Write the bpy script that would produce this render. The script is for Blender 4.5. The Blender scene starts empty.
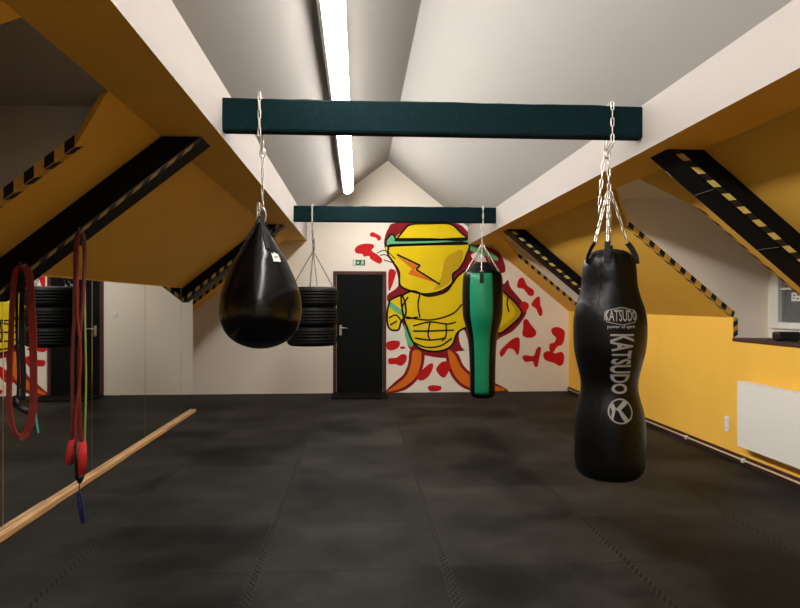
import bpy, bmesh, math, random
from math import sin, cos, pi, atan2, atan, sqrt
from mathutils import Vector, Matrix
from mathutils.geometry import tessellate_polygon
random.seed(7)
scn = bpy.context.scene
COL = scn.collection

# ------------------------------------------------------------------ materials
def new_mat(name):
    m = bpy.data.materials.new(name); m.use_nodes = True
    nt = m.node_tree
    return m, nt, nt.nodes['Principled BSDF']

def lin(r, g, b):
    f = lambda c: (c/255/12.92) if c/255 <= .04045 else ((c/255+.055)/1.055)**2.4
    return (f(r), f(g), f(b), 1)

def pmat(name, rgb, rough=.6, metal=0, var=.06, scale=6, bump=0, bscale=60, spec=.5, coat=0):
    m, nt, b = new_mat(name)
    N = nt.nodes; L = nt.links
    c = lin(*rgb)
    tc = N.new('ShaderNodeTexCoord')
    nz = N.new('ShaderNodeTexNoise'); nz.inputs['Scale'].default_value = scale; nz.inputs['Detail'].default_value = 5
    L.new(tc.outputs['Object'], nz.inputs['Vector'])
    rp = N.new('ShaderNodeValToRGB')
    rp.color_ramp.elements[0].position = .3; rp.color_ramp.elements[1].position = .7
    rp.color_ramp.elements[0].color = tuple(x*(1-var) for x in c[:3])+(1,)
    rp.color_ramp.elements[1].color = tuple(min(1, x*(1+var)) for x in c[:3])+(1,)
    L.new(nz.outputs['Fac'], rp.inputs['Fac']); L.new(rp.outputs['Color'], b.inputs['Base Color'])
    b.inputs['Roughness'].default_value = rough; b.inputs['Metallic'].default_value = metal
    b.inputs['Specular IOR Level'].default_value = spec
    b.inputs['Coat Weight'].default_value = coat
    if bump:
        n2 = N.new('ShaderNodeTexNoise'); n2.inputs['Scale'].default_value = bscale; n2.inputs['Detail'].default_value = 4
        L.new(tc.outputs['Object'], n2.inputs['Vector'])
        bp = N.new('ShaderNodeBump'); bp.inputs['Strength'].default_value = bump; bp.inputs['Distance'].default_value = .01
        L.new(n2.outputs['Fac'], bp.inputs['Height']); L.new(bp.outputs['Normal'], b.inputs['Normal'])
    return m

M = {}
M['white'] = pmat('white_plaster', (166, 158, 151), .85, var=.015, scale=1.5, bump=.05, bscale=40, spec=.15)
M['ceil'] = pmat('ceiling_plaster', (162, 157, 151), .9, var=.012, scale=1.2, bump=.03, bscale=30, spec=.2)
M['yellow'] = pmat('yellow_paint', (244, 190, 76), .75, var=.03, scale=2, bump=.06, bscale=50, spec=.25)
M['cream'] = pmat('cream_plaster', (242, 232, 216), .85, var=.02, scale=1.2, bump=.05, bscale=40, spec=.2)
M['black_wood'] = pmat('black_stained_wood', (11, 12, 15), .55, var=.25, scale=9, bump=.1, bscale=30, spec=.1)
M['carpet'] = pmat('dark_green_carpet', (12, 33, 36), .95, var=.3, scale=90, bump=.6, bscale=220, spec=.1)
M['leather'] = pmat('black_leather', (5, 5, 6), .2, var=.2, scale=8, bump=.1, bscale=35, spec=.3)
M['leather_matte'] = pmat('black_vinyl', (6, 6, 6), .38, var=.2, scale=8, bump=.45, bscale=14, spec=.22)
M['green_vinyl'] = pmat('green_vinyl', (10, 128, 88), .42, var=.06, scale=7, bump=.1, bscale=18, spec=.45)
M['strap'] = pmat('black_webbing', (24, 23, 22), .8, var=.2, scale=40, spec=.3)
M['rubber'] = pmat('tyre_rubber', (12, 12, 13), .6, var=.15, scale=14, bump=.1, bscale=60, spec=.2)
M['chain'] = pmat('zinc_chain', (215, 208, 196), .35, metal=.9, var=.08, scale=60)
M['darkchain'] = pmat('dull_steel_chain', (120, 112, 104), .45, metal=.85, var=.15, scale=60)
M['door'] = pmat('black_door_paint', (9, 11, 12), .6, var=.12, scale=4, bump=.04, spec=.12)
M['frame'] = pmat('dark_red_frame', (70, 28, 24), .55, var=.12, scale=8)
M['steel'] = pmat('brushed_steel', (190, 188, 182), .32, metal=.9, var=.05, scale=30)
M['radiator'] = pmat('radiator_enamel', (236, 232, 222), .38, var=.01, scale=2)
M['plastic'] = pmat('white_plastic', (232, 230, 222), .4, var=.01, scale=5)
M['blackplastic'] = pmat('black_plastic', (17, 17, 18), .42, var=.1, scale=12)
M['brown'] = pmat('dark_brown_skirting', (66, 34, 20), .6, var=.2, scale=10)
M['pipe'] = pmat('painted_pipe', (200, 176, 148), .45, var=.05, scale=20)
M['red_latex'] = pmat('red_latex', (128, 30, 20), .5, var=.12, scale=10, spec=.4)
M['maroon'] = pmat('maroon_rubber_tube', (96, 24, 24), .5, var=.12, scale=14)
M['lime'] = pmat('lime_rubber_tube', (140, 150, 60), .5, var=.1, scale=14)
M['olive'] = pmat('tan_rubber_tube', (128, 88, 52), .5, var=.1, scale=14)
M['teal'] = pmat('teal_rubber_tube', (60, 160, 140), .5, var=.1, scale=14)
M['redgrip'] = pmat('red_foam_grip', (190, 30, 32), .8, var=.1, scale=30)
M['blue'] = pmat('blue_anodised_metal', (22, 40, 88), .35, metal=.3, var=.1, scale=30)
M['tape_y'] = pmat('tape_yellow', (205, 182, 98), .5, var=.05, scale=20)
M['tape_o'] = pmat('tape_orange', (214, 160, 70), .5, var=.05, scale=20)
M['tape_k'] = pmat('tape_black', (16, 15, 16), .5, var=.1, scale=20)
M['m_yellow'] = pmat('mural_yellow', (238, 208, 22), .75, var=.04, scale=4, spec=.2)
M['m_gold'] = pmat('mural_gold', (205, 168, 30), .75, var=.04, scale=4, spec=.2)
M['m_red'] = pmat('mural_red', (200, 26, 30), .75, var=.05, scale=4, spec=.2)
M['m_dred'] = pmat('mural_dark_red', (138, 22, 34), .75, var=.08, scale=4, spec=.2)
M['m_orange'] = pmat('mural_orange', (226, 116, 28), .75, var=.05, scale=4, spec=.2)
M['m_green'] = pmat('mural_green', (104, 186, 130), .75, var=.05, scale=4, spec=.2)
M['m_black'] = pmat('mural_black', (22, 16, 18), .75, var=.05, scale=4, spec=.2)
M['m_white'] = pmat('mural_white', (232, 228, 214), .75, var=.02, scale=4, spec=.2)
M['print'] = pmat('grey_print', (138, 136, 130), .6, var=.06, scale=30)
M['patch'] = pmat('silver_patch', (206, 206, 200), .5, var=.05, scale=40)
M['sign_g'] = pmat('sign_green', (16, 104, 70), .5, var=.03, scale=10)
M['paper'] = pmat('white_paper', (228, 226, 220), .8, var=.02, scale=20)
M['ink'] = pmat('grey_ink', (70, 70, 72), .8, var=.02, scale=20)
M['dmat'] = pmat('black_doormat_rubber', (17, 16, 15), .8, var=.25, scale=40, bump=.3, bscale=120, spec=.08)

def mirror_mat():
    m, nt, b = new_mat('mirror_glass')
    N = nt.nodes; L = nt.links
    tc = N.new('ShaderNodeTexCoord'); nz = N.new('ShaderNodeTexNoise'); nz.inputs['Scale'].default_value = 3
    L.new(tc.outputs['Object'], nz.inputs['Vector'])
    mr = N.new('ShaderNodeMapRange'); mr.inputs['To Min'].default_value = .0; mr.inputs['To Max'].default_value = .03
    L.new(nz.outputs['Fac'], mr.inputs['Value']); L.new(mr.outputs['Result'], b.inputs['Roughness'])
    b.inputs['Base Color'].default_value = (.76, .78, .75, 1); b.inputs['Metallic'].default_value = 1
    return m
M['mirror'] = mirror_mat()

def glass_mat():
    m, nt, b = new_mat('dark_window_glass')
    N = nt.nodes; L = nt.links
    tc = N.new('ShaderNodeTexCoord'); nz = N.new('ShaderNodeTexNoise'); nz.inputs['Scale'].default_value = 8
    L.new(tc.outputs['Object'], nz.inputs['Vector'])
    mr = N.new('ShaderNodeMapRange'); mr.inputs['To Min'].default_value = .04; mr.inputs['To Max'].default_value = .1
    L.new(nz.outputs['Fac'], mr.inputs['Value']); L.new(mr.outputs['Result'], b.inputs['Roughness'])
    b.inputs['Base Color'].default_value = (.8, .84, .84, 1)
    b.inputs['Transmission Weight'].default_value = .9; b.inputs['IOR'].default_value = 1.45
    return m
M['glass'] = glass_mat()

def lamp_mat():
    m, nt, b = new_mat('lit_diffuser')
    N = nt.nodes; L = nt.links
    tc = N.new('ShaderNodeTexCoord'); nz = N.new('ShaderNodeTexNoise'); nz.inputs['Scale'].default_value = 2
    L.new(tc.outputs['Object'], nz.inputs['Vector'])
    mr = N.new('ShaderNodeMapRange'); mr.inputs['To Min'].default_value = 50; mr.inputs['To Max'].default_value = 54
    L.new(nz.outputs['Fac'], mr.inputs['Value']); L.new(mr.outputs['Result'], b.inputs['Emission Strength'])
    b.inputs['Base Color'].default_value = (.9, .9, .9, 1)
    b.inputs['Emission Color'].default_value = (1, .972, .94, 1)
    return m
M['lamp'] = lamp_mat()

def wood_mat():
    m, nt, b = new_mat('pale_pine')
    N = nt.nodes; L = nt.links
    tc = N.new('ShaderNodeTexCoord'); mp = N.new('ShaderNodeMapping'); mp.inputs['Scale'].default_value = (30, 1.2, 30)
    L.new(tc.outputs['Object'], mp.inputs['Vector'])
    nz = N.new('ShaderNodeTexNoise'); nz.inputs['Scale'].default_value = 2.5; nz.inputs['Detail'].default_value = 6
    L.new(mp.outputs['Vector'], nz.inputs['Vector'])
    rp = N.new('ShaderNodeValToRGB')
    rp.color_ramp.elements[0].color = lin(166, 118, 74); rp.color_ramp.elements[1].color = lin(226, 182, 128)
    rp.color_ramp.elements[0].position = .3; rp.color_ramp.elements[1].position = .7
    L.new(nz.outputs['Fac'], rp.inputs['Fac']); L.new(rp.outputs['Color'], b.inputs['Base Color'])
    b.inputs['Roughness'].default_value = .55
    return m
M['pine'] = wood_mat()

def floor_mat():
    m, nt, b = new_mat('black_jigsaw_rubber')
    N = nt.nodes; L = nt.links
    tc = N.new('ShaderNodeTexCoord'); sp = N.new('ShaderNodeSeparateXYZ')
    L.new(tc.outputs['Object'], sp.inputs['Vector'])
    def mth(op, a, c=None, d=None):
        n = N.new('ShaderNodeMath'); n.operation = op
        for i, v in enumerate((a, c, d)):
            if v is None: continue
            if isinstance(v, (int, float)): n.inputs[i].default_value = v
            else: L.new(v, n.inputs[i])
        return n.outputs[0]
    X, Y = sp.outputs['X'], sp.outputs['Y']
    tooth = mth('MULTIPLY', mth('SIGN', mth('SINE', mth('MULTIPLY', Y, 2*pi/.055))), .009)
    fx = mth('DIVIDE', mth('ADD', mth('ADD', X, .565), tooth), 1.062)
    dx = mth('MULTIPLY', mth('ABSOLUTE', mth('SUBTRACT', mth('FRACT', mth('ADD', fx, .5)), .5)), 1.062)
    toothy = mth('MULTIPLY', mth('SIGN', mth('SINE', mth('MULTIPLY', X, 2*pi/.055))), .006)
    fy = mth('DIVIDE', mth('ADD', mth('ADD', Y, -3.614), toothy), .79)
    dy = mth('MULTIPLY', mth('ABSOLUTE', mth('SUBTRACT', mth('FRACT', mth('ADD', fy, .5)), .5)), .79)
    # the teeth of the joints along the room stand open a little: dark gaps with worn pale lips
    gapx = mth('LESS_THAN', dx, .010); lipx = mth('LESS_THAN', dx, .02)
    gapy = mth('LESS_THAN', dy, .005)
    n1 = N.new('ShaderNodeTexNoise'); n1.inputs['Scale'].default_value = 1.1; n1.inputs['Detail'].default_value = 7; n1.inputs['Roughness'].default_value = .62
    L.new(tc.outputs['Object'], n1.inputs['Vector'])
    n2 = N.new('ShaderNodeTexNoise'); n2.inputs['Scale'].default_value = 160; n2.inputs['Detail'].default_value = 2
    L.new(tc.outputs['Object'], n2.inputs['Vector'])
    # each mat has its own age
    cell = N.new('ShaderNodeCombineXYZ')
    L.new(mth('FLOOR', fx), cell.inputs[0]); L.new(mth('FLOOR', fy), cell.inputs[1])
    wn = N.new('ShaderNodeTexWhiteNoise'); L.new(cell.outputs[0], wn.inputs['Vector'])
    fac = mth('ADD', mth('MULTIPLY', n1.outputs['Fac'], .8), mth('ADD', mth('MULTIPLY', n2.outputs['Fac'], .22), mth('MULTIPLY', wn.outputs['Value'], .10)))
    rp = N.new('ShaderNodeValToRGB')
    rp.color_ramp.elements[0].position = .44; rp.color_ramp.elements[1].position = .72
    rp.color_ramp.elements[0].color = lin(15, 14.5, 13); rp.color_ramp.elements[1].color = lin(53, 51, 46)
    L.new(fac, rp.inputs['Fac'])
    def mix(f, a, col):
        n = N.new('ShaderNodeMix'); n.data_type = 'RGBA'
        L.new(f, n.inputs[0]); L.new(a, n.inputs[6]); n.inputs[7].default_value = col
        return n.outputs[2]
    c = mix(mth('MULTIPLY', lipx, .28), rp.outputs['Color'], lin(70, 67, 61))
    c = mix(mth('MULTIPLY', gapx, .85), c, lin(4, 4, 4))
    c = mix(mth('MULTIPLY', gapy, .55), c, lin(6, 6, 6))
    L.new(c, b.inputs['Base Color'])
    rr = N.new('ShaderNodeMapRange'); rr.inputs['To Min'].default_value = .5; rr.inputs['To Max'].default_value = .72
    L.new(n1.outputs['Fac'], rr.inputs['Value']); L.new(rr.outputs['Result'], b.inputs['Roughness'])
    b.inputs['Specular IOR Level'].default_value = .07
    bp = N.new('ShaderNodeBump'); bp.inputs['Strength'].default_value = .25; bp.inputs['Distance'].default_value = .004
    L.new(mth('SUBTRACT', n2.outputs['Fac'], mth('MULTIPLY', gapx, 1.2)), bp.inputs['Height']); L.new(bp.outputs['Normal'], b.inputs['Normal'])
    return m
M['floor'] = floor_mat()

# ------------------------------------------------------------------ helpers
def link(name, me, parent=None, loc=(0, 0, 0)):
    o = bpy.data.objects.new(name, me); COL.objects.link(o)
    o.location = loc
    if parent: o.parent = parent
    return o

def finish(name, bm, mats, parent=None, loc=(0, 0, 0), smooth=False, bevel=0, recalc=True):
    if recalc: bmesh.ops.recalc_face_normals(bm, faces=bm.faces)
    me = bpy.data.meshes.new(name); bm.to_mesh(me); bm.free()
    if not isinstance(mats, (list, tuple)): mats = [mats]
    for m in mats: me.materials.append(m)
    if smooth:
        for p in me.polygons: p.use_smooth = True
    o = link(name, me, parent, loc)
    if bevel:
        md = o.modifiers.new('Bevel', 'BEVEL'); md.width = bevel; md.segments = 2; md.limit_method = 'ANGLE'
    return o

def box(bm, x0, x1, y0, y1, z0, z1, mi=0):
    v = [bm.verts.new((x, y, z)) for x in (x0, x1) for y in (y0, y1) for z in (z0, z1)]
    fs = [(0, 1, 3, 2), (4, 6, 7, 5), (0, 4, 5, 1), (2, 3, 7, 6), (0, 2, 6, 4), (1, 5, 7, 3)]
    r = []
    for f in fs:
        q = bm.faces.new([v[i] for i in f]); q.material_index = mi; r.append(q)
    return r

def prism(bm, poly, axis, a0, a1, mi=0):
    # poly in the plane across `axis`; 'y' -> (x,z), 'z' -> (x,y), 'x' -> (y,z)
    def P(p, a):
        if axis == 'y': return (p[0], a, p[1])
        if axis == 'z': return (p[0], p[1], a)
        return (a, p[0], p[1])
    A = [bm.verts.new(P(p, a0)) for p in poly]; B = [bm.verts.new(P(p, a1)) for p in poly]
    n = len(poly)
    fs = [bm.faces.new(A), bm.faces.new(B[::-1])]
    for i in range(n): fs.append(bm.faces.new((A[i], B[i], B[(i+1) % n], A[(i+1) % n])))
    for f in fs: f.material_index = mi
    return fs

def slab(bm, pts, off, mi=0):
    # polygon in space with thickness `off`
    A = [bm.verts.new(p) for p in pts]; B = [bm.verts.new(Vector(p)+Vector(off)) for p in pts]
    n = len(pts)
    fs = [bm.faces.new(A), bm.faces.new(B[::-1])]
    for i in range(n): fs.append(bm.faces.new((A[i], B[i], B[(i+1) % n], A[(i+1) % n])))
    for f in fs: f.material_index = mi

def tube(bm, pts, r, seg=8, closed=False, mi=0, flat=None):
    pts = [Vector(p) for p in pts]; n = len(pts)
    rr = r if isinstance(r, (list, tuple)) else [r]*n
    rings = []; prev = None
    for i, p in enumerate(pts):
        if closed: t = pts[(i+1) % n]-pts[i-1]
        else: t = pts[min(i+1, n-1)]-pts[max(i-1, 0)]
        t.normalize()
        if prev is None:
            u = t.orthogonal().normalized()
        else:
            u = prev-t*prev.dot(t)
            u = u.normalized() if u.length > 1e-6 else t.orthogonal().normalized()
        prev = u; w = t.cross(u)
        rings.append([bm.verts.new(p+(u*cos(2*pi*k/seg)+w*sin(2*pi*k/seg))*rr[i]) for k in range(seg)])
    m = n if closed else n-1
    for i in range(m):
        A, B = rings[i], rings[(i+1) % n]
        # keep seams from twisting on closed loops
        s = 0
        if closed and i == n-1:
            s = min(range(seg), key=lambda q: (A[0].co-B[q].co).length)
        for k in range(seg):
            f = bm.faces.new((A[k], A[(k+1) % seg], B[(k+1+s) % seg], B[(k+s) % seg])); f.material_index = mi; f.smooth = True
    if not closed:
        bm.faces.new(rings[0][::-1]).material_index = mi; bm.faces.new(rings[-1]).material_index = mi

def strip(bm, pts, width, thick, widthdir):
    # flat band following pts, its width along widthdir(s)
    pts = [Vector(p) for p in pts]; n = len(pts); rings = []
    for i, p in enumerate(pts):
        t = (pts[min(i+1, n-1)]-pts[max(i-1, 0)]).normalized()
        w = Vector(widthdir[i] if isinstance(widthdir, list) else widthdir)
        w = (w-t*w.dot(t)).normalized(); u = t.cross(w)
        rings.append([bm.verts.new(p+w*a*width/2+u*b*thick/2) for a, b in ((-1, -1), (1, -1), (1, 1), (-1, 1))])
    for i in range(n-1):
        for k in range(4):
            bm.faces.new((rings[i][k], rings[i][(k+1) % 4], rings[i+1][(k+1) % 4], rings[i+1][k]))
    bm.faces.new(rings[0][::-1]); bm.faces.new(rings[-1])

def catmull(pts, sub=6, closed=False):
    P = [Vector(p) for p in pts]; n = len(P); out = []
    rng = range(n) if closed else range(n-1)
    for i in rng:
        if closed: a, b, c, d = P[i-1], P[i], P[(i+1) % n], P[(i+2) % n]
        else: a, b, c, d = P[max(i-1, 0)], P[i], P[i+1], P[min(i+2, n-1)]
        for s in range(sub):
            t = s/sub
            out.append(.5*((2*b)+(c-a)*t+(2*a-5*b+4*c-d)*t*t+(3*b-a-3*c+d)*t**3))
    if not closed: out.append(P[-1])
    return out

def lathe(bm, prof, seg=48, mi=None):
    rings = []
    for r, z in prof:
        if r < 1e-5: rings.append([bm.verts.new((0, 0, z))])
        else: rings.append([bm.verts.new((r*cos(2*pi*k/seg), r*sin(2*pi*k/seg), z)) for k in range(seg)])
    for i in range(len(rings)-1):
        A, B = rings[i], rings[i+1]
        for k in range(seg):
            if len(A) == 1 and len(B) == 1: continue
            if len(A) == 1: f = bm.faces.new((A[0], B[(k+1) % seg], B[k]))
            elif len(B) == 1: f = bm.faces.new((A[k], A[(k+1) % seg], B[0]))
            else: f = bm.faces.new((A[k], A[(k+1) % seg], B[(k+1) % seg], B[k]))
            f.smooth = True
            if mi: f.material_index = mi(k, i)

def chain(bm, p0, p1, pitch=.05, width=.024, wire=.0038, phase=0, seg=5):
    p0, p1 = Vector(p0), Vector(p1); d = p1-p0; L = d.length; d.normalize()
    u = d.cross(Vector((0, 1, 0)))
    if u.length < .05: u = d.cross(Vector((1, 0, 0)))
    u.normalize(); w = d.cross(u)
    n = max(1, round(L/pitch)); st = L/n
    ln = st+2*wire*1.6
    for i in range(n):
        c = p0+d*(st*(i+.5)); s = (u if (i+phase) % 2 == 0 else w)
        s = (s*cos(.35)+(w if (i+phase) % 2 == 0 else -u)*sin(.35))
        r = width/2-wire; h = ln/2-wire-r; pts = []
        for k in range(5): a = pi*k/4; pts.append(c+d*(h+r*sin(a))+s*r*cos(a))
        for k in range(5): a = pi+pi*k/4; pts.append(c+d*(-h+r*sin(a))+s*r*cos(a))
        tube(bm, pts, wire, seg, closed=True)

def thing(name, label, cat, loc=(0, 0, 0), group=None):
    o = bpy.data.objects.new(name, None); COL.objects.link(o); o.location = loc
    o.empty_display_size = .1
    o['label'] = label; o['category'] = cat
    if group: o['group'] = group
    return o

def tag(o, label, cat, group=None):
    o['label'] = label; o['category'] = cat
    if group: o['group'] = group
    return o

def struct(o):
    o['kind'] = 'structure'; return o

def part(name, bm, mats, parent, label=None, **k):
    # geometry given in world coordinates; the parent's origin is taken off
    bmesh.ops.translate(bm, verts=bm.verts, vec=-parent_world(parent))
    o = finish(name, bm, mats, parent, **k)
    if label: o['label'] = label
    return o

def parent_world(p):
    v = Vector((0, 0, 0))
    while p: v += p.location; p = p.parent
    return v

# ------------------------------------------------------------------ dimensions (metres, eye at 1.5 m)
YB, YF = -2.6, 10.75            # back and far wall
PLX, PRX = -.85, 1.86           # inner faces of the two purlins
SLX, SRX = -1.225, 2.235        # outer edges of their soffits
PLZ, PRZ = 2.545, 2.495         # soffit heights
RGX, RGZ = .5, 3.9              # ridge
TLZ, TRZ = 2.885, 2.80          # tops of the purlins
MX = -2.28                      # mirror plane
RX = 3.6                        # right knee wall
KZ = 1.365                      # its height
SR = (PRZ-KZ)/(RX-SRX)
SL = (PLZ-1.715)/(SLX-MX)
zr = lambda x: PRZ-SR*(x-SRX)
zl = lambda x: PLZ-SL*(SLX-x)
LKX = -3.4; WX = 3.95
D1 = (4.68, 5.93); D2 = (9.2, 10.03)       # right dormer openings
E1 = (2.25, 3.5); E2 = (9.3, 10.2)         # left dormer openings
B1, B2 = 4.08, 8.53                        # fronts of the tie beams
SILL = 1.17

# ------------------------------------------------------------------ the room
bm = bmesh.new(); box(bm, LKX, WX+.1, YB, YF, -.06, 0); struct(finish('floor', bm, M['floor']))
# far gable wall
bm = bmesh.new()
prism(bm, [(LKX-.1, -.06), (WX+.2, -.06), (WX+.2, 2.9), (RGX, RGZ+.15), (LKX-.1, 2.9)], 'y', YF, YF+.12)
struct(finish('wall_far', bm, M['cream']))
bm = bmesh.new()
prism(bm, [(LKX-.1, -.06), (WX+.2, -.06), (WX+.2, 2.9), (RGX, RGZ+.15), (LKX-.1, 2.9)], 'y', YB-.12, YB)
struct(finish('wall_back', bm, M['cream']))
# white collar slopes
bm = bmesh.new(); prism(bm, [(PLX-.3, TLZ-.3*.752), (RGX, RGZ), (RGX, RGZ+.06), (PLX-.3, TLZ-.3*.752+.06)], 'y', YB, YF)
struct(finish('ceiling_left', bm, M['ceil']))
bm = bmesh.new(); prism(bm, [(PRX+.3, TRZ-.3*.809), (RGX, RGZ), (RGX, RGZ+.06), (PRX+.3, TRZ-.3*.809+.06)], 'y', YB, YF)
struct(finish('ceiling_right', bm, M['ceil']))
# purlins: white faces, yellow soffits
def purlin(name, xi, xo, z0, z1):
    bm = bmesh.new()
    for f in box(bm, min(xi, xo), max(xi, xo), YB, YF, z0, z1):
        f.normal_update()
        f.material_index = 1 if all(abs(v.co.z-z0) < 1e-4 for v in f.verts) else 0
    struct(finish(name, bm, [M['white'], M['yellow']]))
purlin('trim_1', PLX, SLX, PLZ, TLZ+.06); purlin('trim_2', PRX, SRX, PRZ, TRZ+.06)
# yellow lower slopes in the pieces the dormers leave
up = (0, 0, .05)
def slope(name, pieces, zf):
    bm = bmesh.new()
    for P in pieces: slab(bm, [(x, y, zf(x)) for x, y in P], up)
    struct(finish(name, bm, M['yellow']))
fx = 2.56
slope('ceiling_slope_right', [
    [(SRX, YB), (RX, YB), (RX, D1[0]), (fx, D1[0]), (SRX, D1[0]+.29)],
    [(SRX, 5.43), (fx, D1[1]), (RX, D1[1]), (RX, D2[0]), (SRX, D2[0])],
    [(SRX, D2[1]-.3), (fx-.04, D2[1]), (RX, D2[1]), (RX, YF), (SRX, YF)]], zr)
fl = -1.5
slope('ceiling_slope_left', [
    [(SLX, YB), (LKX, YB), (LKX, E1[0]), (fl, E1[0]), (SLX, E1[0]+.17)],
    [(SLX, 3.23), (fl, E1[1]), (LKX, E1[1]), (LKX, E2[0]), (SLX, E2[0])],
    [(SLX, E2[1]-.3), (fl, E2[1]), (LKX, E2[1]), (LKX, YF), (SLX, YF)]], zl)
# dormer recesses
def dormer(name, xo, xend, ztop, zlow, ya, yb, zf, xknee):
    bm = bmesh.new()
    s = 1 if xend > xo else -1
    box(bm, min(xo, xend), max(xo, xend), ya-.3, yb+.3 if yb+.3 < YF else YF, ztop, ztop+.04)
    prof = [(xo, ztop), (xend, ztop), (xend, zlow), (xknee, zlow), (xknee, zf(xknee)+.048), (xo+s*.06, ztop-.001)]
    prism(bm, prof, 'y', yb, yb+.05); prism(bm, prof, 'y', ya-.05, ya)
    return bm
W0, W1 = 5.8, 4.78; WZ0, WZ1 = 1.315, 2.1
bm = dormer('d', SRX, WX, PRZ, SILL-.2, D1[0], D1[1], zr, RX+.002)
# end wall round the window hole
box(bm, WX, WX+.08, W0, D1[1], SILL-.2, PRZ); box(bm, WX, WX+.08, D1[0], W1, SILL-.2, PRZ)
box(bm, WX, WX+.08, W1, W0, SILL-.2, WZ0); box(bm, WX, WX+.08, W1, W0, WZ1, PRZ)
struct(finish('wall_dormer_right', bm, M['cream']))  # paler plaster than the left dormers: the recess is brightened through its colour
bm = dormer('d', SRX, WX, PRZ, SILL-.2, D2[0], D2[1], zr, RX+.002); box(bm, WX, WX+.08, D2[0], D2[1], SILL-.2, PRZ)
struct(finish('wall_dormer_right_far', bm, M['cream']))  # brightened by the paler plaster like the nearer one
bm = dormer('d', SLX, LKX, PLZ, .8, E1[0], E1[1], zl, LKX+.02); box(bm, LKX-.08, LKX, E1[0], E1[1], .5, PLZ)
struct(finish('wall_dormer_left', bm, M['white']))  # same plaster as the right dormers, darker: the recess shade is in the colour
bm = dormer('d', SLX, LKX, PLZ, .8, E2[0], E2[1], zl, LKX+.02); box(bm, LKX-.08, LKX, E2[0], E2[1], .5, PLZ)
struct(finish('wall_dormer_left_far', bm, M['white']))  # shade put into the colour here too, by the darker plaster
# knee walls
bm = bmesh.new()
prism(bm, [(YB, -.06), (YF, -.06), (YF, KZ+.06), (D2[1]+.004, KZ+.04), (D2[1]+.004, SILL-.03), (D2[0]-.004, SILL-.03), (D2[0]-.004, KZ+.04), (D1[1]+.004, KZ+.04),
           (D1[1]+.004, SILL-.03), (D1[0]-.004, SILL-.03), (D1[0]-.004, KZ+.04), (YB, KZ+.04)], 'x', RX, RX+.1)
struct(finish('wall_right', bm, M['yellow']))
bm = bmesh.new(); box(bm, LKX-.1, LKX, YB, YF, -.06, zl(LKX)+.05); struct(finish('wall_left_knee', bm, M['cream']))
bm = bmesh.new(); box(bm, MX-.06, MX-.008, YB, 9.03, 0, 1.71); struct(finish('wall_left', bm, M['yellow']))
# brown skirting on the right
bm = bmesh.new(); box(bm, RX-.016, RX, YB, YF, 0, .075); struct(finish('baseboard_right', bm, M['brown']))

# window in the right dormer
wn = struct(thing('window_1', '', '', (WX, 5.3, WZ0)))
del wn['label']; del wn['category']
bm = bmesh.new()
t = .055
box(bm, WX-.03, WX+.05, W0-t, W0+.06, WZ0-.05, WZ1); box(bm, WX-.03, WX+.05, W1, W1+t, WZ0-.05, WZ1)
box(bm, WX-.03, WX+.05, W1+t, W0-t, WZ0-.05, WZ0+.01); box(bm, WX-.03, WX+.05, W1+t, W0-t, WZ1-t, WZ1)
part('window_frame', bm, M['plastic'], wn, bevel=.006)
bm = bmesh.new(); box(bm, WX-.012, WX+.04, W1+t, W0-t, 1.625, 1.645); part('glazing_bar', bm, M['plastic'], wn)
bm = bmesh.new(); box(bm, WX+.012, WX+.018, W1+t, W0-t, WZ0+.01, WZ1-t); part('pane', bm, M['glass'], wn)
bm = bmesh.new(); box(bm, RX-.012, WX, D1[0]+.001, D1[1]-.001, SILL-.03, SILL)
o = finish('window_sill', bm, M['brown'], bevel=.004); struct(o); o.name = 'trim_3'

# paper notice on the window
nt_ = thing('paper_notice', 'small white paper notice stuck on the dormer window', 'notice', (WX-.016, 5.55, 1.57))
bm = bmesh.new(); box(bm, WX+.0085, WX+.0115, 5.49, 5.61, 1.52, 1.6); part('sheet', bm, M['paper'], nt_)
bm = bmesh.new()
for y, z, l in ((5.575, 1.575, .03), (5.53, 1.575, .02), (5.58, 1.55, .02), (5.525, 1.545, .03)):
    box(bm, WX+.0075, WX+.0085, y-l/2, y+l/2, z-.006, z+.006)
part('drawing', bm, M['ink'], nt_, label='grey scribbles')

# ------------------------------------------------------------------ hazard tape along the dormer edges and struts
def tape_run(bm, p0, p1, across, normal, w=.046, period=.132, duty=.5, shear=0, lift=.0015, mi=(0, 1), t0=0):
    p0, p1 = Vector(p0), Vector(p1); d = p1-p0; L = d.length; d.normalize()
    a = Vector(across).normalized(); nn = Vector(normal).normalized()
    s = t0; k = 0
    def quad(s0, s1, m):
        s0 = max(0, s0); s1 = min(L, s1)
        if s1-s0 < .004: return
        sh0 = sh1 = shear
        pts = [p0+d*s0, p0+d*s1, p0+d*min(L, s1+sh1)+a*w, p0+d*min(L, s0+sh0)+a*w]
        A = [bm.verts.new(q+nn*lift) for q in pts]; B = [bm.verts.new(q+nn*.0003) for q in pts]
        fs = [bm.faces.new(A), bm.faces.new(B[::-1])]
        for i in range(4): fs.append(bm.faces.new((A[i], B[i], B[(i+1) % 4], A[(i+1) % 4])))
        for f in fs: f.material_index = m
    while s < L:
        quad(s, s+period*duty, mi[0]); quad(s+period*duty, s+period, mi[1]); s += period

ko = [M['tape_k'], M['tape_o']]; ky = [M['tape_k'], M['tape_y']]
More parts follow.
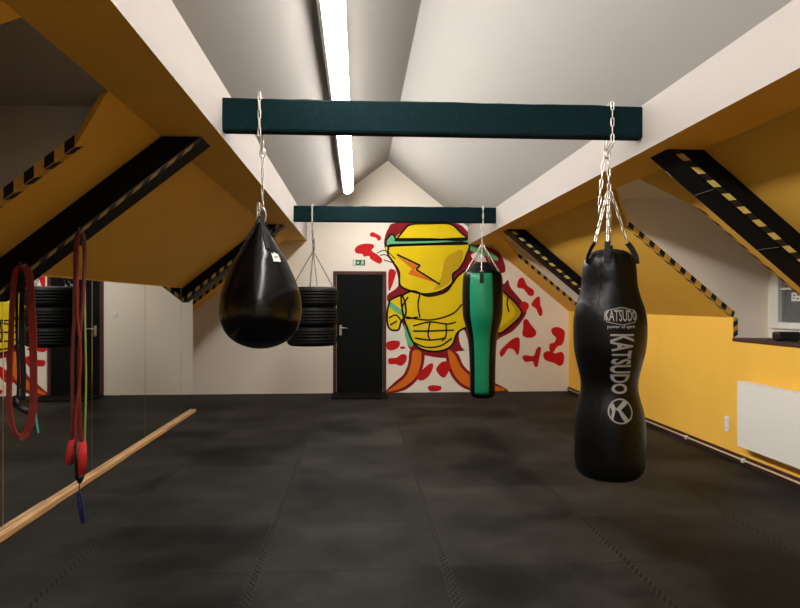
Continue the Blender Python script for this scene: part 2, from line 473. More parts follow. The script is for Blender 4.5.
# right near dormer, far edge (on the cheek and on the slope) and near edge (slope only)
t_ = thing('hazard_tape', 'yellow and black hazard tape along the far edge of the right window dormer', 'hazard tape', (fx, D1[1], zr(fx)))
bm = bmesh.new()
ed = Vector((1, 0, -SR)).normalized(); nrm = Vector((-SR, 0, -1)).normalized()
tape_run(bm, (fx, D1[1], zr(fx)+.005), (RX, D1[1], zr(RX)+.005), (SR*.0+.35, 0, 1), (0, -1, 0), w=.05, shear=.0, duty=.46)
part('cheek_strip', bm, ko, t_)
bm = bmesh.new()
tape_run(bm, (fx, D1[1], zr(fx)), (RX, D1[1], zr(RX)), (0, 1, 0), nrm, w=.04, duty=.46, shear=-.05)
part('slope_strip', bm, ko, t_)
bm = bmesh.new()
tape_run(bm, (RX, D1[1], SILL), (RX, D1[1], KZ), (1, 0, 0), (0, -1, 0), w=.045, period=.1, shear=.03)
part('corner_strip', bm, ko, t_)
t_ = thing('hazard_tape', 'hazard tape on the right slope just behind the nearer black strut', 'hazard tape', (fx, D1[0], zr(fx)))
bm = bmesh.new()
tape_run(bm, (fx, D1[0], zr(fx)), (RX, D1[0], zr(RX)), (0, -1, 0), nrm, w=.025, duty=.5, shear=.05)
part('slope_strip', bm, ko, t_)
t_ = thing('hazard_tape', 'hazard tape on the right slope beside the red painted far wall', 'hazard tape', (fx, D2[1], zr(fx)))
bm = bmesh.new()
tape_run(bm, (fx-.02, D2[1], zr(fx-.02)), (RX, D2[1], zr(RX)), (.35, 0, 1), (0, -1, 0), w=.05, duty=.5)
tape_run(bm, (fx-.02, D2[1], zr(fx-.02)), (RX, D2[1], zr(RX)), (0, 1, 0), nrm, w=.03, mi=(1, 1))
part('cheek_strip', bm, ko, t_)
# left dormers
nl = Vector((SL, 0, -1)).normalized()
t_ = thing('hazard_tape', 'broad hazard tape on the dark dormer edge at upper left', 'hazard tape', (fl, E1[1], zl(fl)))
bm = bmesh.new()
tape_run(bm, (fl, E1[1], zl(fl)+.004), (-2.9, E1[1], zl(-2.9)+.004), (0, 0, 1), (0, -1, 0), w=.062, duty=.5)
part('cheek_strip', bm, ko, t_)
bm = bmesh.new()
tape_run(bm, (fl, E1[1], zl(fl)), (-2.9, E1[1], zl(-2.9)), (0, 1, 0), nl, w=.05, duty=.5, shear=-.03)
part('slope_strip', bm, ko, t_)
t_ = thing('hazard_tape', 'hazard tape on the left slope behind the teardrop bag, next to the far wall', 'hazard tape', (fl, E2[1], zl(fl)))
bm = bmesh.new()
tape_run(bm, (fl, E2[1], zl(fl)), (-2.9, E2[1], zl(-2.9)), (0, 0, 1), (0, -1, 0), w=.05, duty=.5)
tape_run(bm, (fl, E2[1], zl(fl)), (-2.9, E2[1], zl(-2.9)), (0, 1, 0), nl, w=.05, mi=(0, 1))
part('cheek_strip', bm, ko, t_)

# ------------------------------------------------------------------ tie beams and black struts
def beam(y0, label):
    t = thing('tie_beam', label, 'beam', ((PLX+PRX)/2, y0+.05, 2.69), 'green tie beams across the attic')
    bm = bmesh.new()
    n = 26
    # carpet wrapped round the timber is slightly uneven along its edges
    rings = []
    for i in range(n+1):
        x = PLX+(PRX-PLX)*i/n
        j = lambda: random.uniform(-.0035, .0035)
        rings.append([bm.verts.new((x, y0+.008+j()*.3, 2.588+j())), bm.verts.new((x, y0, 2.6+j())), bm.verts.new((x, y0, 2.785+j())), bm.verts.new((x, y0+.012, 2.796+j())),
                      bm.verts.new((x, y0+.09, 2.796)), bm.verts.new((x, y0+.1, 2.786)), bm.verts.new((x, y0+.1, 2.598)), bm.verts.new((x, y0+.09, 2.588))])
    for i in range(n):
        for k in range(8): bm.faces.new((rings[i][k], rings[i][(k+1) % 8], rings[i+1][(k+1) % 8], rings[i+1][k]))
    bm.faces.new(rings[0]); bm.faces.new(rings[-1][::-1])
    part('carpet_wrap', bm, M['carpet'], t)
    return t
beam(B1, 'nearer and larger-looking dark green carpeted beam carrying two bags')
beam(B2, 'farther dark green carpeted beam above the door and tyres')

def strut(name_label, side, y0, tape):
    w = .245; th = .205
    if side < 0:
        P = [(SLX, PLZ-.001), (SLX+.25, PLZ-.001), (MX+.001, zl(MX)-th), (MX+.001, zl(MX)-.002)]
    else:
        P = [(SRX, PRZ-.001), (SRX-.25, PRZ-.001), (RX-.001, zr(RX)-th), (RX-.001, zr(RX)-.002)]
    t = thing('diagonal_strut', name_label, 'strut', (P[0][0], y0, P[0][1]), 'black diagonal struts')
    bm = bmesh.new(); prism(bm, P, 'y', y0, y0+w); part('timber', bm, M['black_wood'], t, bevel=.004)
    a = Vector((P[1][0], y0, P[1][1])); b = Vector((P[2][0], y0, P[2][1]))
    d = (b-a).normalized()
    upv = Vector((-d.z, 0, d.x)) if side < 0 else Vector((-d.z, 0, d.x))
    if upv.z < 0: upv = -upv
    bm = bmesh.new()
    if tape == 'inner':
        tape_run(bm, a+Vector((0, .004, 0)), b+Vector((0, .004, 0)), (0, 1, 0), -upv, w=.05, duty=.48, shear=.045, lift=.002)
        part('tape_strip', bm, ky, t)
        bm = bmesh.new()
        tube(bm, [a+Vector((0, -.002, .002)), b+Vector((0, -.002, .002))], .004, 6)
        part('edge_bead', bm, M['darkchain'], t)
    else:
        tape_run(bm, a+upv*.012, b+upv*.012, (1 if side > 0 else 0, 0, .95 if side < 0 else .12), (0, -1, 0), w=.05, duty=.5, shear=0, lift=.002)
        part('tape_strip', bm, ky, t)
        if side > 0:
            c = a+Vector((0, w*.98, 0))
            for A_, B_, r_ in ((c+d*.14, c+d*.36, .003), (a+d*.40-upv*.002, c+d*.40-upv*.002, .002), (a+d*.98-upv*.002, c+d*.98-upv*.002, .002)):
                bm = bmesh.new(); tube(bm, [A_, B_], r_, 5); part('edge_bead', bm, M['darkchain'], t)
    return t
strut('nearer left black strut with elastic training bands hung from it', -1, 4.08, 'inner')
strut('farther left black strut running down behind the teardrop bag', -1, 8.53, 'front')
strut('nearer right black strut with yellow tape squares, at upper right', 1, 4.0, 'front')
strut('farther right black strut above the red patches of the far wall', 1, 8.45, 'front')

# ------------------------------------------------------------------ lights along the left white slope
ang = -atan(.752)
CX, LZ, LD, TILT, LEND = -.15, 3.285, .055, .60, 10.05
def fixture(y0, y1, label):
    cz = lambda x: TLZ+.752*(x-PLX)
    t = thing('ceiling_light', label, 'ceiling light', (CX, (y0+y1)/2, LZ), 'strip lights in a row on the ceiling')
    ct, st = cos(TILT), sin(TILT)
    Q = lambda a, b: (CX+a*ct-b*st, LZ+a*st+b*ct)         # a across the fitting, b up
    bm = bmesh.new(); prism(bm, [Q(-.082, 0), Q(.082, 0), Q(.082, .05), Q(-.082, .05)], 'y', y0, y1)
    part('housing', bm, M['plastic'], t)
    arc = lambda r, d: [Q(-r*cos(pi*k/12), -.006-d*sin(pi*k/12)) for k in range(13)]
    bm = bmesh.new(); prism(bm, [Q(-.078, 0)]+arc(.078, LD)+[Q(.078, 0)], 'y', y0+.008, y1-.008)
    part('diffuser', bm, M['lamp'], t)
    for ya, yb in ((y0, y0+.008), (y1-.008, y1)):
        bm = bmesh.new(); prism(bm, [Q(-.081, 0)]+arc(.081, LD+.003)+[Q(.081, 0)], 'y', ya, yb)
        part('end_cap', bm, M['plastic'], t)
    for y in (y0+.25, y1-.25):
        bm = bmesh.new(); x_ = CX-.03; box(bm, x_-.02, x_+.02, y-.015, y+.015, LZ+.04, cz(x_+.02)+.002); part('mounting_bracket', bm, M['plastic'], t)
yy = LEND; k = 0
names = ['farthest lit strip light, its end near the gable wall', 'lit strip light seen just under the nearer green beam', 'lit strip light seen just above the nearer green beam',
         'nearest visible lit strip light at the top edge of the picture', 'lit strip light on the ceiling above the viewer', 'lit strip light on the ceiling behind the viewer', 'rearmost lit strip light by the back wall']
while k < 7:
    fixture(yy-1.72, yy, names[k]); yy -= 1.725; k += 1

# ------------------------------------------------------------------ mirrors and pine rail
seams = [9.03, 8.43, 7.03, 5.66, 4.28, 2.9, 1.52, .14, -1.24, -2.6]
mnames = ['narrow mirror panel at the far end of the mirror wall', 'mirror panel next to the narrow end panel, showing blank white wall', 'mirror panel behind the hanging bunch of red tubes, showing white wall',
          'mirror panel showing the tyres and the black door', 'mirror panel behind the red elastic loop at the left edge']
for i in range(len(seams)-1):
    bm = bmesh.new(); box(bm, MX-.006, MX, seams[i+1]+.004, seams[i]-.004, .02, 1.7)
    o = finish('mirror_panel', bm, M['mirror'], bevel=.0015)
    tag(o, mnames[i] if i < 5 else 'wall mirror panel nearer than the picture edge', 'mirror', 'mirror panels on the left wall')
bm = bmesh.new(); box(bm, MX+.0005, MX+.042, 4.9, 9.03, 0, .04)
o = finish('wooden_rail', bm, M['pine'], bevel=.004)
tag(o, 'far length of pale pine rail on the floor along the mirrors', 'rail', 'pine rails under the mirrors')
bm = bmesh.new(); box(bm, MX+.0005, MX+.047, YB, 4.895, 0, .044)
o = finish('wooden_rail', bm, M['pine'], bevel=.004)
tag(o, 'near length of pale pine rail under the mirrors, at the left picture edge', 'rail', 'pine rails under the mirrors')

# ------------------------------------------------------------------ far wall: door, sign, switch, mat
dx0, dx1, dz = -.36, .415, 1.985
d = struct(thing('door_1', '', '', (.03, YF, 0))); del d['label']; del d['category']
bm = bmesh.new()
box(bm, dx0-.055, dx0, YF-.03, YF, 0, dz+.055); box(bm, dx1, dx1+.055, YF-.03, YF, 0, dz+.055); box(bm, dx0, dx1, YF-.03, YF, dz, dz+.055)
part('door_frame', bm, M['frame'], d, bevel=.003)
bm = bmesh.new(); box(bm, dx0+.004, dx1-.004, YF-.02, YF, .01, dz-.004); leaf = part('door_leaf', bm, M['door'], d, bevel=.003)
bm = bmesh.new()
box(bm, dx0+.05, dx0+.09, YF-.026, YF-.02, .98, 1.14); part('lock_plate', bm, M['steel'], leaf)
bm = bmesh.new(); tube(bm, [(dx0+.07, YF-.026, 1.09), (dx0+.07, YF-.065, 1.09), (dx0+.09, YF-.072, 1.09), (dx0+.19, YF-.072, 1.09)], .009, 8)
part('door_handle', bm, M['steel'], leaf)
bm = bmesh.new(); tube(bm, [(dx0+.07+.02*cos(a*pi/8), YF-.034, .99+.024*sin(a*pi/8)) for a in range(16)], .003, 6, closed=True)
part('key_ring', bm, M['steel'], leaf)
bm = bmesh.new(); box(bm, dx0-.06, dx1+.06, 10.1, YF-.06, 0, .02)
tag(finish('door_mat', bm, M['dmat'], bevel=.006), 'black rubber mat on the floor in front of the black door', 'mat')

sg = thing('exit_sign', 'small green emergency exit sign above the black door', 'exit sign', (.018, YF-.004, 2.183))
bm = bmesh.new(); box(bm, -.085, .12, YF-.005, YF, 2.137, 2.231); part('sign_plate', bm, M['sign_g'], sg)
def flat(bm, pts, y, th=.0006):
    prism(bm, pts, 'y', y-th, y)
bm = bmesh.new()
y = YF-.005
flat(bm, [(-.078, 2.145), (-.04, 2.145), (-.04, 2.223), (-.078, 2.223)], y)         # white door
part('door_symbol', bm, M['paper'], sg)
bm = bmesh.new()                                                                    # arrow
flat(bm, [(-.02, 2.178), (.018, 2.178), (.018, 2.19), (-.02, 2.19)], y)
flat(bm, [(-.006, 2.206), (.006, 2.206), (.006, 2.162), (-.006, 2.162)], y-.0007)
part('arrow', bm, M['paper'], sg)
bm = bmesh.new()                                                                    # running figure
flat(bm, [(.078+.009*cos(a*pi/5), 2.217+.009*sin(a*pi/5)) for a in range(10)], y)
flat(bm, [(.064, 2.205), (.085, 2.205), (.082, 2.178), (.066, 2.18)], y)
flat(bm, [(.066, 2.182), (.076, 2.182), (.056, 2.148), (.044, 2.15)], y-.0007)
flat(bm, [(.072, 2.182), (.082, 2.182), (.098, 2.165), (.096, 2.147), (.088, 2.147), (.088, 2.162)], y-.0014)
flat(bm, [(.082, 2.204), (.104, 2.19), (.1, 2.183), (.08, 2.195)], y-.0007)
flat(bm, [(.066, 2.204), (.05, 2.186), (.056, 2.182), (.068, 2.194)], y-.0007)
part('running_figure', bm, M['paper'], sg)

sw = thing('light_switch', 'white light switch on the far wall, seen in the mirror', 'light switch', (-.6, YF, 1.31))
bm = bmesh.new(); box(bm, -.64, -.56, YF-.012, YF, 1.27, 1.35); sp_ = part('switch_plate', bm, M['plastic'], sw, bevel=.004)
bm = bmesh.new(); box(bm, -.622, -.578, YF-.018, YF-.012, 1.288, 1.332); part('rocker', bm, M['plastic'], sp_, bevel=.003)

# ------------------------------------------------------------------ mural: a plain abstract painting in the same colours, on the far wall
# (u,v) on the wall are tabulated in units of 1/60 m from a corner of the painting
TH = atan(42/640)
def WP(u, v, y):
    cx, cy, cz = u-400, 640, 303.5-v
    x = cx*cos(TH)+cy*sin(TH); yy = -cx*sin(TH)+cy*cos(TH)
    return Vector((x/yy*YF, y, 1.5+cz/yy*YF))
mu = thing('wall_mural', 'bright yellow, orange and red abstract mural painted beside the door', 'mural', (1.3, YF, 1.2))
def outline(P): return list(P)+[P[0]]
def shape(name, pts, mat, lift, smooth=5):
    P = [WP(u, v, 0) for u, v in pts]
    if smooth: P = catmull(P, smooth, closed=True)
    bm = bmesh.new(); A = [bm.verts.new((p.x, YF-lift, p.z)) for p in P]
    for tri in tessellate_polygon([[Vector((p.x, p.z, 0)) for p in P]]): bm.faces.new([A[q] for q in tri])
    B = [bm.verts.new((p.x, YF-.0001, p.z)) for p in P]
    n = len(A)
    for i in range(n): bm.faces.new((A[i], A[(i+1) % n], B[(i+1) % n], B[i]))
    return part(name, bm, mat, mu)
def stroke(name, lines, mat, lift, w=.024):
    for ln in lines:
        bm = bmesh.new()
        ww = w
        P = catmull([WP(u, v, 0) for u, v in ln], 5) if len(ln) > 2 else [WP(u, v, 0) for u, v in ln]
        P = [Vector((p.x, YF-lift, p.z)) for p in P]
        strip(bm, P, ww, .0012, (Vector((P[-1]-P[0])).cross(Vector((0, 1, 0)))) if len(P) == 2 else [((P[min(i+1, len(P)-1)]-P[max(i-1, 0)]).cross(Vector((0, 1, 0)))) for i in range(len(P))])
        part(name, bm, mat, mu)


# dark red surround
shape('surround', [(388, 229), (398, 222.5), (452, 222.5), (467, 231), (474, 242), (496, 250), (504, 262), (505, 272), (498, 274), (503, 284), (508, 280), (511, 288), (524, 304), (526, 314), (514, 330), (500, 338), (490, 345),
                   (470, 350), (455, 352), (446, 358), (428, 355), (415, 352), (408, 346), (403, 325), (392, 310), (387, 296), (398, 286), (396, 270), (388, 256), (384, 243)], M['m_dred'], .001, 4)
dome = [(397, 239), (404, 230), (411, 224.5), (430, 223.5), (450, 224), (460, 232), (466, 240), (430, 239)]
head = [(389, 245), (430, 244), (467, 243), (466, 256), (460, 268), (453, 274), (452, 283), (441, 291), (425, 294), (411, 291), (400, 285), (399, 272), (393, 262), (388, 254)]
shape('upper_yellow', dome, M['m_yellow'], .0025)
shape('middle_yellow', head, M['m_yellow'], .0025)
band = [(386, 240), (392, 234), (396, 239), (398, 240.5), (432, 240), (466, 238.5), (468, 243.5), (430, 244.5), (398, 245.5), (387, 246)]
shape('green_band', band, M['m_green'], .004, 3)
shape('green_band', [(470, 244), (482, 248), (496, 256), (497, 261), (484, 255), (470, 250)], M['m_green'], .004, 3)
shape('white_patch', [(471, 256), (477, 252), (484, 256), (488, 268), (480, 264)], M['m_white'], .004)
body = [(401, 296), (413, 291), (428, 296), (445, 292), (452, 284), (458, 276), (470, 268), (480, 272), (480, 300), (474, 322), (458, 332), (452, 345), (440, 351), (424, 350), (413, 342), (405, 322), (402, 308)]
shape('lower_yellow', body, M['m_yellow'], .0025)
arm = [(390, 300), (402, 296), (406, 312), (401, 322), (398, 330), (389, 328), (387, 314)]
shape('side_yellow', arm, M['m_yellow'], .003)
lobe = [(498, 286), (506, 294), (518, 306), (521, 315), (508, 328), (498, 333), (492, 318), (493, 300)]
shape('side_yellow', lobe, M['m_gold'], .003)
shape('side_yellow', [(500, 296), (511, 304), (515, 314), (505, 324), (498, 326)], M['m_yellow'], .0042)
shape('white_patch', [(387.5, 334), (392, 330.5), (399, 332), (405, 331.5), (406.5, 336), (401, 340), (394, 340.5), (388.5, 339)], M['m_white'], .0044)
shape('white_patch', [(459, 334), (464, 330), (468, 342), (468, 352), (461, 346)], M['m_white'], .003)
shape('green_band', [(388, 303), (391, 302), (404, 312), (403, 316), (393, 310)], M['m_green'], .005, 2)
shape('green_band', [(405, 322), (410, 330), (413, 345), (409, 346), (405, 335)], M['m_green'], .005, 2)
legl = [(413, 351), (421, 352), (420, 367), (414, 379), (402, 388), (387.5, 391.5), (397, 384), (406, 376), (411, 364)]
legr = [(448, 350), (455, 355), (461, 367), (472, 377), (488, 383), (506, 390), (484, 390.5), (466, 386), (455, 376), (450, 363)]
shape('orange_shape', legl, M['m_orange'], .0028, 4); shape('orange_shape', legr, M['m_orange'], .0028, 4)
def grow(P, k):
    cx = sum(p[0] for p in P)/len(P); cy = sum(p[1] for p in P)/len(P); out = []
    n = len(P)
    for i in range(n):
        a = Vector(P[i-1]); b = Vector(P[i]); c = Vector(P[(i+1) % n])
        t = (c-a).normalized(); nn = Vector((t.y, -t.x)); out.append((b.x+nn.x*k, min(b.y+nn.y*k, 392.3)))
    return out
shape('red_surround', grow(legl, 3), M['m_dred'], .0012, 4); shape('red_surround', grow(legr, 3), M['m_dred'], .0012, 4)
shape('red_surround', [(420, 354), (446, 358), (453, 350), (447, 347), (425, 350)], M['m_dred'], .0013, 4)
# black line work, all abstract
stroke('black_line', [outline(dome), outline(head), outline(body), outline(arm), outline(lobe), outline(band)], M['m_black'], .0056, .032)
stroke('black_line', [[(408, 297), (402, 308), (406, 318), (418, 317)], [(420, 293), (418, 305), (420, 318)], [(406, 317), (430, 320), (452, 314), (462, 304)],
                       [(413, 326), (430, 322), (447, 324), (456, 322)], [(430, 322), (428, 334), (430, 340)], [(446, 324), (446, 335), (442, 341)],
                       [(413, 331), (430, 331), (454, 330)], [(415, 338), (430, 340), (446, 338)], [(413, 342), (425, 347), (440, 346), (452, 338)],
                       [(389, 318), (396, 315), (402, 322)], [(390, 325), (397, 321)], [(508, 296), (507, 304), (509, 312)]], M['m_black'], .0062, .026)
# the middle shape carries one loose zigzag and a darker swoosh, no picture
shape('gold_swoosh', [(446, 258), (462, 250), (461, 266), (454, 273), (448, 284), (434, 290), (441, 278)], M['m_gold'], .0045)
shape('orange_bar', [(397, 256), (418, 266), (414, 270), (436, 283), (408, 274), (412, 269)], M['m_orange'], .0045, 0)
stroke('black_line', [[(397, 254.5), (420, 265.5)], [(420, 265.5), (416, 269.5)], [(416, 269.5), (440, 284.5)]], M['m_black'], .0056, .032)
# red splashes
def cr(pts, ox, oy, s): return [(ox+x/s, oy+y/s) for x, y in pts]
S = [((490, 270, 5.527), [(160, 50), (185, 45), (205, 85), (240, 110), (240, 140), (215, 140), (185, 105), (150, 95)]),
     ((490, 270, 5.527), [(258, 150), (275, 150), (278, 190), (290, 225), (285, 252), (270, 250), (255, 215), (230, 195), (235, 175)]),
     ((490, 270, 5.527), [(165, 190), (190, 173), (213, 190), (210, 215), (185, 232), (158, 225)]),
     ((490, 270, 5.527), [(185, 280), (205, 272), (225, 300), (255, 340), (245, 368), (210, 375), (180, 360), (183, 320)]),
     ((490, 270, 5.527), [(55, 450), (90, 410), (130, 378), (160, 375), (165, 410), (160, 455), (150, 470), (130, 440), (100, 435), (80, 465), (60, 480)]),
     ((490, 270, 5.527), [(178, 480), (200, 470), (240, 475), (255, 440), (270, 423), (282, 435), (272, 490), (262, 535), (245, 530), (235, 505), (195, 508)]),
     ((490, 270, 5.527), [(340, 325), (375, 315), (410, 335), (412, 370), (400, 410), (370, 425), (350, 455), (330, 445), (330, 410), (355, 400), (365, 375), (345, 355)]),
     ((490, 270, 5.527), [(300, 455), (330, 448), (360, 460), (395, 452), (410, 475), (405, 515), (385, 530), (355, 515), (310, 500), (295, 480)]),
     ((340, 220, 10.133), [(305, 140), (330, 122), (370, 140), (410, 165), (415, 195), (385, 210), (365, 180), (310, 165)]),
     ((340, 220, 10.133), [(150, 300), (180, 260), (250, 240), (330, 245), (345, 275), (320, 310), (380, 350), (425, 395), (420, 430), (390, 440), (310, 395), (295, 365), (245, 370), (225, 345), (165, 335)]),
     ((0, 0, 1), [(388.5, 272), (392, 269), (396, 272), (394, 280), (391, 288), (388.5, 290)]),
     ((380, 300, 6.08), [(40, 260), (90, 245), (120, 255), (115, 285), (80, 305), (45, 300)]),
     ((380, 300, 6.08), [(50, 375), (55, 355), (100, 350), (130, 330), (160, 335), (160, 370), (130, 400), (95, 390), (60, 390)]),
     ((380, 300, 6.08), [(218, 445), (250, 430), (290, 395), (320, 385), (320, 420), (290, 470), (250, 490), (222, 475)]),
     ((380, 300, 6.08), [(345, 410), (380, 375), (440, 375), (440, 400), (415, 440), (395, 470), (370, 465), (345, 435)]),
     ((380, 300, 6.08), [(290, 530), (320, 518), (370, 525), (365, 550), (310, 555)]),
     ((380, 300, 6.08), [(122, 286), (145, 282), (155, 292), (130, 298)])]
for (ox, oy, s), pts in S:
    shape('red_patch', cr(pts, ox, oy, s), M['m_red'], .0018, 4)
# the loose lines beside the upper shape
stroke('black_line', [[(377, 253), (383, 250.5), (388, 252), (395, 259)], [(380, 255.5), (386, 255), (394, 262)], [(384, 260), (392, 262.5)]], M['m_black'], .003, .016)

# ------------------------------------------------------------------ text helper (built-in font) and wrapping on a bag
def text_bm(s, size, maxedge=.02, shear=0, bold=.0):
    cu = bpy.data.curves.new('lettering', 'FONT'); cu.body = s; cu.size = size; cu.align_x = 'CENTER'; cu.align_y = 'CENTER'; cu.shear = shear; cu.offset = bold
    cu.resolution_u = 3
    o = bpy.data.objects.new('lettering', cu); COL.objects.link(o)
    dg = bpy.context.evaluated_depsgraph_get(); me = bpy.data.meshes.new_from_object(o.evaluated_get(dg))
    bm = bmesh.new(); bm.from_mesh(me)
    bpy.data.objects.remove(o); bpy.data.curves.remove(cu); bpy.data.meshes.remove(me)
    bmesh.ops.triangulate(bm, faces=bm.faces)
    for _ in range(2):
        e = [q for q in bm.edges if q.calc_length() > maxedge]
        if not e: break
        bmesh.ops.subdivide_edges(bm, edges=e, cuts=1)
        bmesh.ops.triangulate(bm, faces=bm.faces)
    return bm

class Bag:
    # profile: list of (z, r) from top to bottom in local z
    def __init__(s, pr): s.pr = [tuple(p) for p in catmull([(r, z, 0) for z, r in pr], 6)]
    def r(s, z):
        p = s.pr
        for i in range(len(p)-1):
            z0, z1 = p[i][1], p[i+1][1]
            if (z0-z)*(z1-z) <= 0 and z0 != z1: return p[i][0]+(p[i+1][0]-p[i][0])*(z-z0)/(z1-z0)
        return p[-1][0]
    def mesh(s, seg=56, mi=None, wrinkle=0):
        bm = bmesh.new(); lathe(bm, [(max(0, q[0]), q[1]) for q in s.pr], seg, mi)
        if wrinkle:
            zt = s.pr[0][1]
            for v in bm.verts:
                a = atan2(v.co.y, v.co.x); rr = sqrt(v.co.x**2+v.co.y**2)
                if rr > .02:
                    k = 1+wrinkle*math.exp(-max(0, zt-v.co.z-.02)/.07)*sin(17*a)*.5+wrinkle*.18*sin(3*a+v.co.z*9)
                    v.co.x *= k; v.co.y *= k
        return bm
    def wrap(s, bm, u0, z0, face, rot=False, lift=.003):
        # place flat artwork: u along the girth, v up, centre at angle u0 (from the direction `face`) and height z0
        for v in bm.verts:
            x, y = v.co.x, v.co.y
            if rot: x, y = y, -x
            z = z0+y; rr = s.r(z)+lift; a = face+u0+x/s.r(z0)
            v.co = Vector((rr*cos(a), rr*sin(a), z))

# ------------------------------------------------------------------ big black bag, right
bx, by = 1.66, 4.135
s_ = 640/(by*cos(TH)+bx*sin(TH))
zz = lambda v: 1.5-(v-303.5)/s_
prof = [(zz(249), .0), (zz(250), 10/s_), (zz(252.5), 17/s_), (zz(257), 22/s_), (zz(264), 25/s_), (zz(274), 26.3/s_), (zz(286), 27/s_), (zz(297), 29.5/s_), (zz(308), 33/s_), (zz(320), 35/s_), (zz(335), 35.3/s_), (zz(350), 34.3/s_),
        (zz(365), 31/s_), (zz(378), 28/s_), (zz(388), 27.6/s_), (zz(398), 29.3/s_), (zz(410), 32.3/s_), (zz(425), 34/s_), (zz(448), 34.2/s_), (zz(464), 33.4/s_), (zz(471), 31/s_), (zz(476), 24/s_), (zz(477.5), 0)]
zb = zz(477.5)
bag = thing('punching_bag', 'big black waisted punching bag with white lettering, on the right', 'punching bag', (bx, by, zb))
Bk = Bag([(z-zb, r) for z, r in prof])
finish('body', Bk.mesh(seg=96, wrinkle=.06), M['leather_matte'], bag)
face = atan2(-by, -bx)
bm = text_bm('KATSUDO', .082, bold=.0012); 
for v in bm.verts: v.co.x *= .56; v.co.y *= 1.25*(1-.9*(v.co.x/.14)**2*.5)
Bk.wrap(bm, .33, zz(315.5)-zb, face); o = finish('printed_logo', bm, M['print'], bag, recalc=False)
bm = bmesh.new()
w_, h_ = .092, .044
fr = [(-w_, -h_*.8), (0, -h_*1.25), (w_, -h_*.8), (w_, h_*.8), (0, h_*1.25), (-w_, h_*.8)]
ptsf = []
for i in range(6):
    a, b = fr[i], fr[(i+1) % 6]
    for q in range(8): ptsf.append((a[0]+(b[0]-a[0])*q/8, a[1]+(b[1]-a[1])*q/8))
def ring_flat(bm, pts, w):
    n = len(pts); O = []; I = []
    for i in range(n):
        a = Vector(pts[i-1]); b = Vector(pts[i]); c = Vector(pts[(i+1) % n]); t = (c-a).normalized(); nn = Vector((t.y, -t.x))
        O.append(bm.verts.new((b.x+nn.x*w/2, b.y+nn.y*w/2, 0))); I.append(bm.verts.new((b.x-nn.x*w/2, b.y-nn.y*w/2, 0)))
    for i in range(n): bm.faces.new((O[i], O[(i+1) % n], I[(i+1) % n], I[i]))
ring_flat(bm, ptsf, .0045)
Bk.wrap(bm, .33, zz(315.5)-zb, face); finish('logo_border', bm, M['print'], bag, recalc=False)
bm = text_bm('power of spirit', .029, bold=.0006); Bk.wrap(bm, .32, zz(325.5)-zb, face); finish('printed_motto', bm, M['print'], bag, recalc=False)
bm = text_bm('KATSUDO', .115, bold=.003)
for v in bm.verts: v.co.x *= .72; v.co.y *= 1.5*(1+.1*sin(v.co.x*30))
Bk.wrap(bm, .31, zz(361)-zb, face, rot=True); finish('printed_name', bm, M['print'], bag, recalc=False)
bm = bmesh.new(); R = .074
ring_flat(bm, [(R*cos(a*pi/24), R*sin(a*pi/24)) for a in range(48)], .009)
def poly_flat(bm, pts):
    A = [bm.verts.new((x, y, 0)) for x, y in pts]; f = bm.faces.new(A)
# slanted strokes of the emblem's K
q0 = bmesh.new()
for P in ([(.03, .072), (.058, .052), (-.012, -.002), (-.032, .012)], [(-.066, .03), (-.045, .05), (-.03, .018), (-.048, -.06), (-.06, -.045), (-.052, .0)],
          [(-.02, .012), (-.002, .012), (.05, -.058), (.024, -.074), (.002, -.04)]):
    poly_flat(q0, P)
bmesh.ops.triangulate(q0, faces=q0.faces)
for _ in range(2): bmesh.ops.subdivide_edges(q0, edges=[e for e in q0.edges if e.calc_length() > .02], cuts=1); bmesh.ops.triangulate(q0, faces=q0.faces)
vm = {v: bm.verts.new(v.co) for v in q0.verts}
for f in q0.faces: bm.faces.new([vm[v] for v in f.verts])
q0.free()
Bk.wrap(bm, .33, zz(406)-zb, face, lift=.004); finish('emblem', bm, M['print'], bag, recalc=False)
# vertical seam
bm = bmesh.new()
tube(bm, [((Bk.r(z)+.001)*cos(face-.32), (Bk.r(z)+.001)*sin(face-.32), z) for z in [(zz(256)-zb)*(1-i/40)+.03*(i/40) for i in range(41)]], .0016, 5)
finish('seam', bm, M['leather_matte'], bag)
# four straps and strands of chain
apex = Vector((1.66, 4.135, zz(192)))
for i, (u, v, yo) in enumerate(((592.5, 243, -.03), (600, 243, -.12), (617, 244, .12), (626, 243, -.02))):
    x = bx+(u-609)/s_; y0 = by+yo
    top = Vector((x, y0, zz(v)))
    a = atan2(yo, x-bx); rr = 24.5/s_
    foot = Vector((bx+rr*cos(a), by+rr*sin(a), zz(258)))
    bm = bmesh.new(); mid = foot+(top-foot)*.45+Vector((0, 0, .02))
    strip(bm, [foot+Vector((cos(a)*.012, sin(a)*.012, -.04)), foot+Vector((cos(a)*.006, sin(a)*.006, .01)), mid, top], .036, .006, (-sin(a), cos(a), 0) if abs(yo) > .05 else ((.8, .75, 0) if i == 0 else (.8, -.75, 0)))
    part('strap', bm, M['strap'], bag)
    bm = bmesh.new(); chain(bm, top, apex+Vector(((i-1.5)*.008, 0, 0)), .052, .026, .0042, i); part('chain_strand', bm, M['chain'], bag)

